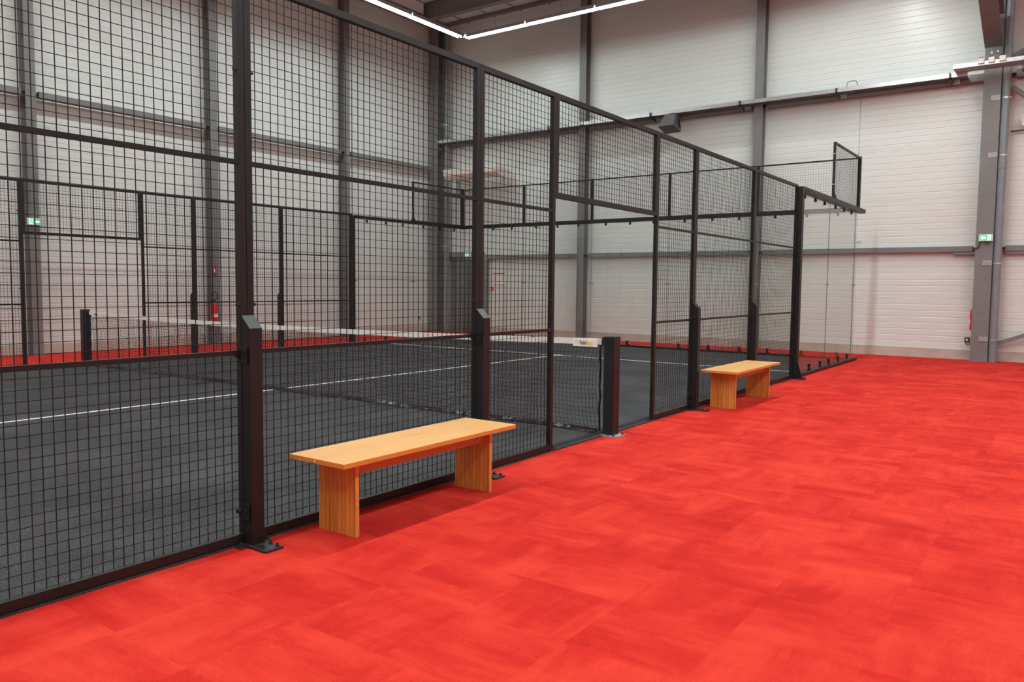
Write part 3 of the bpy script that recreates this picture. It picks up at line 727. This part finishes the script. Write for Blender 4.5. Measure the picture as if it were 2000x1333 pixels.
# ================================================================ NET
def net_post(x, s, label):
    t = thing('net_post', label, 'net post', (x, 0, 0), 'black square net posts')
    MB().box(-.055, -.06, .012, .055, .06, .945).build('post', PAINT, t, bevel=.004)
    bp = MB().box(-.055 - (s < 0) * .07, -.11, 0, .055 + (s > 0) * .07, .08, .013).build('base_plate', GALVD, t)
    for (a, c_) in ((s * .08, -.09), (s * .10, .05), (s * .02, -.09)): MB().tube((a, c_, .012), (a, c_, .032), .011, 6).build('bolt', BOLT, bp)
    MB().box(-s * .055, -.02, .86, -s * .10, .02, .935).tube((-s * .075, -.04, .89), (-s * .075, .02, .89), .02, 12).build('tape_cleat', BOLT, t)
net_post(.030, 1, 'black square net post standing in the near court doorway')
net_post(-10.05, -1, 'black square net post at the far end of the net, across the court')
nt_ = thing('court_net', 'black padel net with white top tape stretched across the court', 'net', (-5, 0, 0))
XA, XB = -4.90, 4.925
def ztop(x): return .865 + .055 * (x / 4.9) ** 2
def cordgrid():
    mb = MB(); r = .0016
    nx = int((XB - XA) / .046); nz = 19
    def pt(i, k):
        x = XA + (XB - XA) * i / nx
        f = k / nz
        zt = ztop(x) - .05
        edge = min(x - XA, XB - x)
        pull = .05 * math.exp(-edge / .25) * math.sin(f * math.pi)   # the net waists in at the posts
        xx = x + (pull if x - XA < XB - x else -pull) + .006 * math.sin(k * 1.9 + i * .3)
        bulge = .03 * math.sin(f * math.pi) * math.sin(x * .9)
        z = .03 + (zt - .03) * f + .008 * math.sin(i * .35 + k * .2) * math.sin(f * math.pi)
        return Vector((xx, bulge, z))
    P = [[pt(i, k) for k in range(nz + 1)] for i in range(nx + 1)]
    def seg(a, b_):
        d = (b_ - a)
        q = Vector((0, r, 0)); p = Vector((-d.z, 0, d.x)).normalized() * r
        mb.add([a - p - q, a + p - q, a + p + q, a - p + q, b_ - p - q, b_ + p - q, b_ + p + q, b_ - p + q], [(0, 1, 5, 4), (1, 2, 6, 5), (2, 3, 7, 6), (3, 0, 4, 7)])
    for i in range(nx + 1):
        for k in range(nz + 1):
            if k < nz: seg(P[i][k], P[i][k + 1])
            if i < nx: seg(P[i][k], P[i + 1][k])
    return mb
cordgrid().build('cord_mesh', CORD, nt_, fix=False)
tp = MB(); n = 60; vs = []
for i in range(n + 1):
    x = XA + (XB - XA) * i / n; z = ztop(x); wv = .002 * math.sin(i * 1.7)
    vs += [(x, -.006 + wv, z - .058), (x, -.007 + wv, z), (x, .007 + wv, z), (x, .006 + wv, z - .058)]
fs = []
for i in range(n):
    a = i * 4
    for k in range(4): fs.append((a + k, a + (k + 1) % 4, a + 4 + (k + 1) % 4, a + 4 + k))
tp.add(vs, fs + [(0, 1, 2, 3), (n * 4 + 3, n * 4 + 2, n * 4 + 1, n * 4)]).build('top_tape', TAPE, nt_)
# side ropes and the glossy film hem lying on the turf
for x in (XA + .02, XB - .02):
    pts = [Vector((x + .004 * math.sin(k * 1.3), .004 * math.cos(k * 2.1), .03 + k * .055)) for k in range(16)]
    MB().path(pts, .011, 6).build('side_rope', FILM, nt_)
hm = MB(); vs = []; n = 200; rnd = random.Random(3)
row = []
for i in range(n + 1):
    x = XA + .05 + (XB - XA - .1) * i / n
    w1 = .035 + .02 * math.sin(i * .23) + .006 * rnd.random(); w2 = .018 + .008 * math.sin(i * .9)
    yo = .010 * math.sin(i * .11)
    vs += [(x, yo - w1, .0155 + .004 * rnd.random()), (x, yo - w1 * .4, .020 + .012 * rnd.random()), (x, yo, .045 + .012 * rnd.random()), (x, yo + w2, .020 + .008 * rnd.random()), (x, yo + w2 * 1.5, .0155)]
fs = []
for i in range(n):
    for k in range(4): a = i * 5 + k; fs.append((a, a + 1, a + 6, a + 5))
o = hm.add(vs, fs).build('bottom_film', FILM, nt_)
sd = o.modifiers.new('thick', 'SOLIDIFY'); sd.thickness = .0012; sd.offset = 1

def text_mesh(body, size, m, parent, loc, name='lettering', rot=(math.pi / 2, 0, 0), bold=.0):
    cu = bpy.data.curves.new(name, 'FONT'); cu.body = body; cu.size = size; cu.extrude = .0004; cu.offset = bold; cu.resolution_u = 2
    tmp = bpy.data.objects.new(name, cu); COL.objects.link(tmp)
    bpy.context.view_layer.update()
    me = bpy.data.meshes.new_from_object(tmp.evaluated_get(bpy.context.evaluated_depsgraph_get()))
    bpy.data.objects.remove(tmp)
    me.materials.clear(); me.materials.append(m)
    o = bpy.data.objects.new(name, me); COL.objects.link(o); o.parent = parent; o.location = loc; o.rotation_euler = rot
    return o
def net_label(x, z, s=1):
    lb = MB().box(-.137, -.012, -.036, .137, -.0095, .036).build('maker_label', LABELW, nt_); lb.location = (x, 0, z)
    sw = MB()
    for k in range(22):
        a = k * .42; a2 = (k + 1) * .42
        r1 = .026 - k * .00085; r2 = .026 - (k + 1) * .00085; th_ = .0045
        cx, cz = -.092, .004
        sw.add([(cx + r1 * math.cos(a), -.013, cz + r1 * math.sin(a)), (cx + (r1 - th_) * math.cos(a), -.013, cz + (r1 - th_) * math.sin(a)),
                (cx + (r2 - th_) * math.cos(a2), -.013, cz + (r2 - th_) * math.sin(a2)), (cx + r2 * math.cos(a2), -.013, cz + r2 * math.sin(a2)),
                (cx + r1 * math.cos(a), -.012, cz + r1 * math.sin(a)), (cx + (r1 - th_) * math.cos(a), -.012, cz + (r1 - th_) * math.sin(a)),
                (cx + (r2 - th_) * math.cos(a2), -.012, cz + (r2 - th_) * math.sin(a2)), (cx + r2 * math.cos(a2), -.012, cz + r2 * math.sin(a2))], F6)
    sw.build('swirl_logo', YEL, lb)
    a = text_mesh('Padel', .056, NAVY, lb, (-.060, -.0128, -.017), bold=.0011); a.scale[0] = .58
    a = text_mesh('Magic', .056, YEL, lb, (.010, -.0128, -.017), bold=.0011); a.scale[0] = .64
net_label(4.74, .872)
net_label(-4.66, .872)

# ================================================================ BENCHES
def bench(loc, label):
    t = thing('wooden_bench', label, 'bench', loc, 'low pine benches')
    top = MB().box(-.225, -.79, .424, .225, .79, .452).build('seat', WOODTOP, t, bevel=.002)
    top.data.materials.append(WOODEDGE)
    for p in top.data.polygons:
        if abs(p.normal.z) < .5: p.material_index = 1
    MB().tube((-.01, -.7905, .437), (-.01, -.793, .437), .005, 12).build('screw_cap', LABELW, top)
    for y in (-.625, .600):
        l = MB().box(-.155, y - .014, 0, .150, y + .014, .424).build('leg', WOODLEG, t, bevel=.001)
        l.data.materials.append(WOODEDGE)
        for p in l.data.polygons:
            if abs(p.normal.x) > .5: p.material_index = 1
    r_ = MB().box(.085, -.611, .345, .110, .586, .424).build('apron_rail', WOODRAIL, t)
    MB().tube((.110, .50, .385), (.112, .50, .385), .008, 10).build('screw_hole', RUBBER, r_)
    return t
b1 = bench((.232, -2.95, 0), 'varnished pine bench in the foreground, left of the court doorway')
b2 = dup(b1, (.245, 2.98, 0), 'varnished pine bench further back, right of the court doorway')

# ================================================================ LAMPS
def lamp_proto(m, grp, name='linear_lamp', dep=.04):
    t = thing(name, '', 'lamp', (0, 0, 0), grp)
    MB().box(-.985, -.10, .035, .985, .10, .060).box(-.985, -.10, -.026, .985, -.096, .035).box(-.985, .096, -.026, .985, .10, .035).build('housing', GALVD, t)
    r = .062; pr = [(r * math.cos(a), (dep - .018) + dep * math.sin(a)) for a in [math.pi + math.pi * i / 6 for i in range(7)]]
    MB().prism(pr, 0, -.955, .955).build('diffuser', m, t)
    MB().tube((-.99, 0, -.02), (-.965, 0, -.02), .022, 10).build('end_socket', PIPE, t)
    MB().tube((0, 0, .06), (0, 0, 1.05), .0025, 4).build('hanger_wire', GALVD, t)
    return t
lp = lamp_proto(LAMP, 'linear lamps around the court')
names = {0: 'lamp of the back row nearest the corner', 1: 'second lamp from the corner in the back row', 2: 'third lamp from the corner in the back row', 3: 'fourth lamp from the corner in the back row', 4: 'last lamp of the back row, beyond the frame'}
first = True
for i in range(5):
    loc = (-9.0 + 2 * i, 10.05, 8.0)
    lab = 'glowing white linear ' + names[i]
    if first: lp.location = loc; lp['label'] = lab; first = False
    else: dup(lp, loc, lab)
for i in range(10):
    lab = 'glowing white linear lamp of the left row, ' + ['nearest the corner', 'second from the corner', 'third from the corner'][i] if i < 3 else 'glowing linear lamp of the left row, further towards the viewer'
    if i == 0:
        lpl = lamp_proto(LAMPL, 'linear lamps around the court'); lpl.location = (-10.03, 8.93, 8.0); lpl.rotation_euler[2] = -math.pi / 2; lpl['label'] = lab
    else: dup(lpl, (-10.03, 8.93 - 2 * i, 8.0), lab, rz=-math.pi / 2)
lp3 = lamp_proto(LAMP3, 'linear lamps around the court', dep=.018)
lp3.location = (0.12, 9.05, 8.0); lp3.rotation_euler[2] = math.pi / 2; lp3['label'] = 'linear lamp of the row above the near fence, out of view'
for i in range(1, 10): dup(lp3, (0.12, 9.05 - 2 * i, 8.0), 'linear lamp of the row above the near fence, out of view', rz=math.pi / 2)
for i in range(5): dup(lp3, (-9.0 + 2 * i, -10.25, 8.0), 'linear lamp of the row behind the viewer, out of view', rz=0)
lp2 = lamp_proto(LAMP2, 'added linear lamps right of the walkway', dep=.018)  # assumed row outside the view, added for its light on the hall
for i in range(10):
    loc = (7.0, 9.05 - 2 * i, 8.0); lab = 'added linear lamp of an assumed row right of the walkway, out of view'
    if i == 0: lp2.location = loc; lp2['label'] = lab; lp2.rotation_euler[2] = math.pi / 2
    else: dup(lp2, loc, lab, rz=math.pi / 2)
